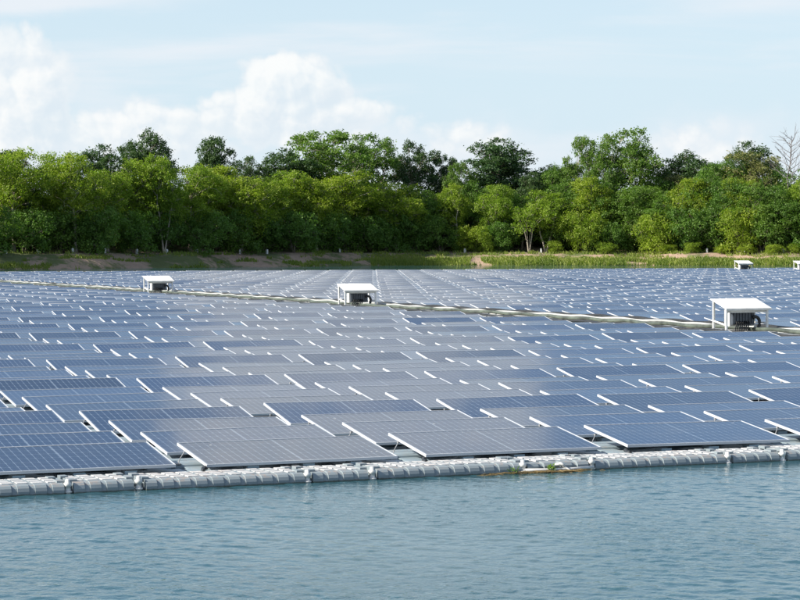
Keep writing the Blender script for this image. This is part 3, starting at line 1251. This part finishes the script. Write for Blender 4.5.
G_BACK = 'tall trees rising above the forest edge'
BACK = [('dark', 6, 148, 60, 22, 'dark tree top at the left edge of the photo', None),
        ('dark', 97, 144, 62, 22, 'dark rounded tree top left of the tallest left tree', None),
        ('dark', 146, 128, 62, 24, 'tall dark tree standing above the canopy at the left', None),
        ('dark', 215, 135, 52, 24, 'dark conical tree above the canopy under the big cloud', None),
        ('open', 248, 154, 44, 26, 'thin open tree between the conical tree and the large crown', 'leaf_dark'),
        ('dark', 287, 148, 76, 24, 'dark tree leaning against the left of the largest crown', None),
        ('open', 326, 127, 104, 22, 'largest broad open crowned tree above the canopy, left of centre', None),
        ('open', 368, 131, 74, 25, 'open crowned tree joined to the right of the largest crown', None),
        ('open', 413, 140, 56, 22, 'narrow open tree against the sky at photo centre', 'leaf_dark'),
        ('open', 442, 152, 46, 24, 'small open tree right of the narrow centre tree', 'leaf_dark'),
        ('dark', 498, 138, 92, 24, 'wide dark tree rising right of centre', None),
        ('dark', 552, 164, 70, 26, 'low dark tree behind the bright green canopy right of centre', None),
        ('open', 584, 133, 44, 20, 'slim light green tree with sky showing through', None),
        ('open', 628, 126, 78, 18, 'tall open tree with pale limbs right of the slim one', None),
        ('dark', 690, 150, 76, 24, 'dark tree behind the tan crowned tree', None),
        ('tan', 748, 148, 72, 20, 'tan green tree with layered crown near the right edge', None),
        ('dark', 752, 142, 62, 26, 'dark tree top peeping over the tan crown', None),
        ('mid', 806, 168, 60, 18, 'green tree at the right edge below the dead tree', None)]
for (kd, px, top, w, bh, lab, lf) in BACK:
    plant_tree(kd, px, top, w, bh, lab, G_BACK, lf)

G_CAN = 'trees of the forest edge'
CANOPY = [(-30, 158), (14, 152), (46, 150), (76, 156), (108, 163), (138, 154), (164, 158), (190, 163), (216, 168), (241, 170), (266, 172), (291, 173), (317, 174), (345, 175), (372, 176), (396, 177)]
for i, (px, top) in enumerate(CANOPY):
    plant_tree('canopy', px, top + (5, -3, 2, -4, 6)[i % 5], (60, 74, 52, 66)[i % 4], 11 + 3 * (i % 3), 'bright green tree in the even canopy left of centre, ' + ordinal(i + 1) + ' from left', G_CAN)
RIGHT = [('mid', 412, 186, 50, 14, None), ('mid', 436, 190, 46, 16, None), ('canopy', 456, 184, 40, 13, None), ('mid', 480, 188, 50, 15, None), ('canopy', 497, 184, 46, 12, None), ('mid', 522, 192, 48, 16, None),
         ('canopy', 546, 190, 56, 12, None), ('mid', 572, 182, 52, 15, None), ('canopy', 590, 176, 50, 14, None), ('mid', 612, 180, 56, 15, None), ('mid', 640, 186, 56, 13, None), ('mid', 664, 190, 52, 12, None),
         ('canopy', 690, 178, 52, 14, None), ('mid', 706, 172, 56, 15, None), ('mid', 728, 180, 50, 12, None), ('canopy', 738, 178, 46, 13, None), ('mid', 762, 182, 54, 12, None), ('mid', 786, 186, 50, 11, None), ('canopy', 808, 180, 50, 12, None), ('mid', 842, 176, 70, 14, None)]
for i, (kd, px, top, w, bh, lf) in enumerate(RIGHT):
    plant_tree(kd, px, top, w, bh, 'mid height green tree in the forest edge right of centre, ' + ordinal(i + 1) + ' from left', G_CAN, lf)
EXTRA = [('mid', 470, 170, 44), ('dark', 532, 172, 40), ('mid', 560, 166, 46), ('open', 606, 158, 44), ('mid', 652, 164, 48), ('tan', 676, 172, 36), ('mid', 716, 164, 44), ('mid', 734, 158, 40), ('mid', 774, 166, 46), ('open', 458, 160, 36)]
for i, (kd, px, top, w) in enumerate(EXTRA):
    plant_tree(kd, px, top, w, 18 + (i % 3), 'tree of middle height between the forest edge and the tall crowns, ' + ['second from left', 'third from left', 'fourth from left', 'fifth from left', 'sixth from left', 'seventh from left', 'eighth from left', 'ninth from left', 'tenth from left', 'leftmost'][i], 'middle layer trees')
plant_tree('umbrella', 529, 206, 52, 10.0, 'small umbrella shaped tree with several pale stems on the bank', 'small trees on the bank')
BUSH = [(-16, 205, 70), (24, 208, 66), (60, 212, 64), (98, 206, 66), (132, 210, 64), (166, 208, 62), (198, 212, 62), (230, 208, 62), (262, 214, 62), (294, 210, 62), (326, 214, 60), (356, 216, 60), (386, 214, 58), (414, 218, 56), (440, 214, 54),
        (474, 226, 44), (500, 222, 46), (556, 218, 46), (584, 212, 48), (606, 222, 44), (632, 216, 50), (660, 212, 54), (688, 208, 54), (714, 206, 54), (742, 208, 54), (768, 210, 52), (792, 206, 56), (824, 208, 60)]
for i, (px, top, w) in enumerate(BUSH):
    plant_tree('bush', px, top, w, 9.5 + 1.2 * (i % 3), 'leafy bush at the foot of the forest edge, ' + ordinal(i + 1) + ' from left', 'bushes at the foot of the trees', 'leaf_bright' if i in (15, 18, 21, 24) else None, 'bush')
SMALL = [(488, 236), (556, 240), (606, 242), (668, 244), (692, 242), (722, 244), (748, 243), (774, 244), (796, 243)]
for i, (px, top) in enumerate(SMALL):
    plant_tree('bush', px, top, 22, 8.2, 'small light green shrub on the bank edge, ' + ordinal(i + 1) + ' from left', 'small shrubs on the bank', 'leaf_bright', 'bush')
# the wood goes on behind and past both sides of the picture
for i, px in enumerate(range(-60, 880, 24)):
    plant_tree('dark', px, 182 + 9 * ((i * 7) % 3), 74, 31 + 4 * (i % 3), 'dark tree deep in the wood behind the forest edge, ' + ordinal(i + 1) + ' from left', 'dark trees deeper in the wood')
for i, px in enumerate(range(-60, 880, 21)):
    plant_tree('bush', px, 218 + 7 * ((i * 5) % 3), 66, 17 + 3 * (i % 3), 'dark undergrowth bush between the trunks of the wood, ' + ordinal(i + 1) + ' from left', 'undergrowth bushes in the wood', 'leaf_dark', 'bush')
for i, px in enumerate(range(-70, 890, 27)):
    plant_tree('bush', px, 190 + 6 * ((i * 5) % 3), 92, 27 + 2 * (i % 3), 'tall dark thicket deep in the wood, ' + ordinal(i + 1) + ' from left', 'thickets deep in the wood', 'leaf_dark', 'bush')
for i, px in enumerate((-70, -110, -150, -195, -240)):
    plant_tree('canopy', px, 150 - 4 * i, 74, 10, 'bright green tree continuing the wood beyond the left edge, ' + ordinal(i + 1) + ' outward', 'trees past the left edge')


def dead_tree():
    x, y, z = ground_at(789, 17)
    mpp = y / 2129.58
    h = CAM_H + (249.7 - 132) * mpp - z
    rr = random.Random(8)
    root = empty('dead_tree', Matrix.Translation((x, y, z - .1)))
    m = MB()
    pts = [(rr.gauss(0, .05) * j, rr.gauss(0, .05) * j, h * .97 * j / 8) for j in range(9)]
    m.tube(pts, [.17 - .016 * j for j in range(9)], 7)
    link('trunk', m.mesh('trunk', 'dead_wood', True), root)
    m = MB()
    for i in range(26):
        q = .58 + .40 * i / 26
        p0 = Vector((0, 0, 0)).lerp(Vector(pts[-1]), q)
        p0.z = h * .97 * q
        a = i * 2.4
        L = (1.1 - q) * 6.0 + rr.uniform(.3, .9)
        d = Vector((math.cos(a), math.sin(a) * .8, .75)) * L
        mid_ = p0 + d * .5 + Vector((0, 0, -.15))
        e = p0 + d
        m.tube([p0, mid_, e], [.05, .032, .014], 5)
        for _ in range(5):
            b = p0.lerp(e, rr.uniform(.4, .95))
            dd = (d.normalized() + Vector((rr.gauss(0, .6), rr.gauss(0, .6), rr.gauss(.2, .5)))) * rr.uniform(.4, 1.1)
            m.tube([b, b + dd], [.020, .009], 4)
    link('branches', m.mesh('branches', 'dead_wood'), root)
    tag(root, 'bare dead tree with thin upright branches near the right edge', 'tree')


dead_tree()
bpy.context.view_layer.update()
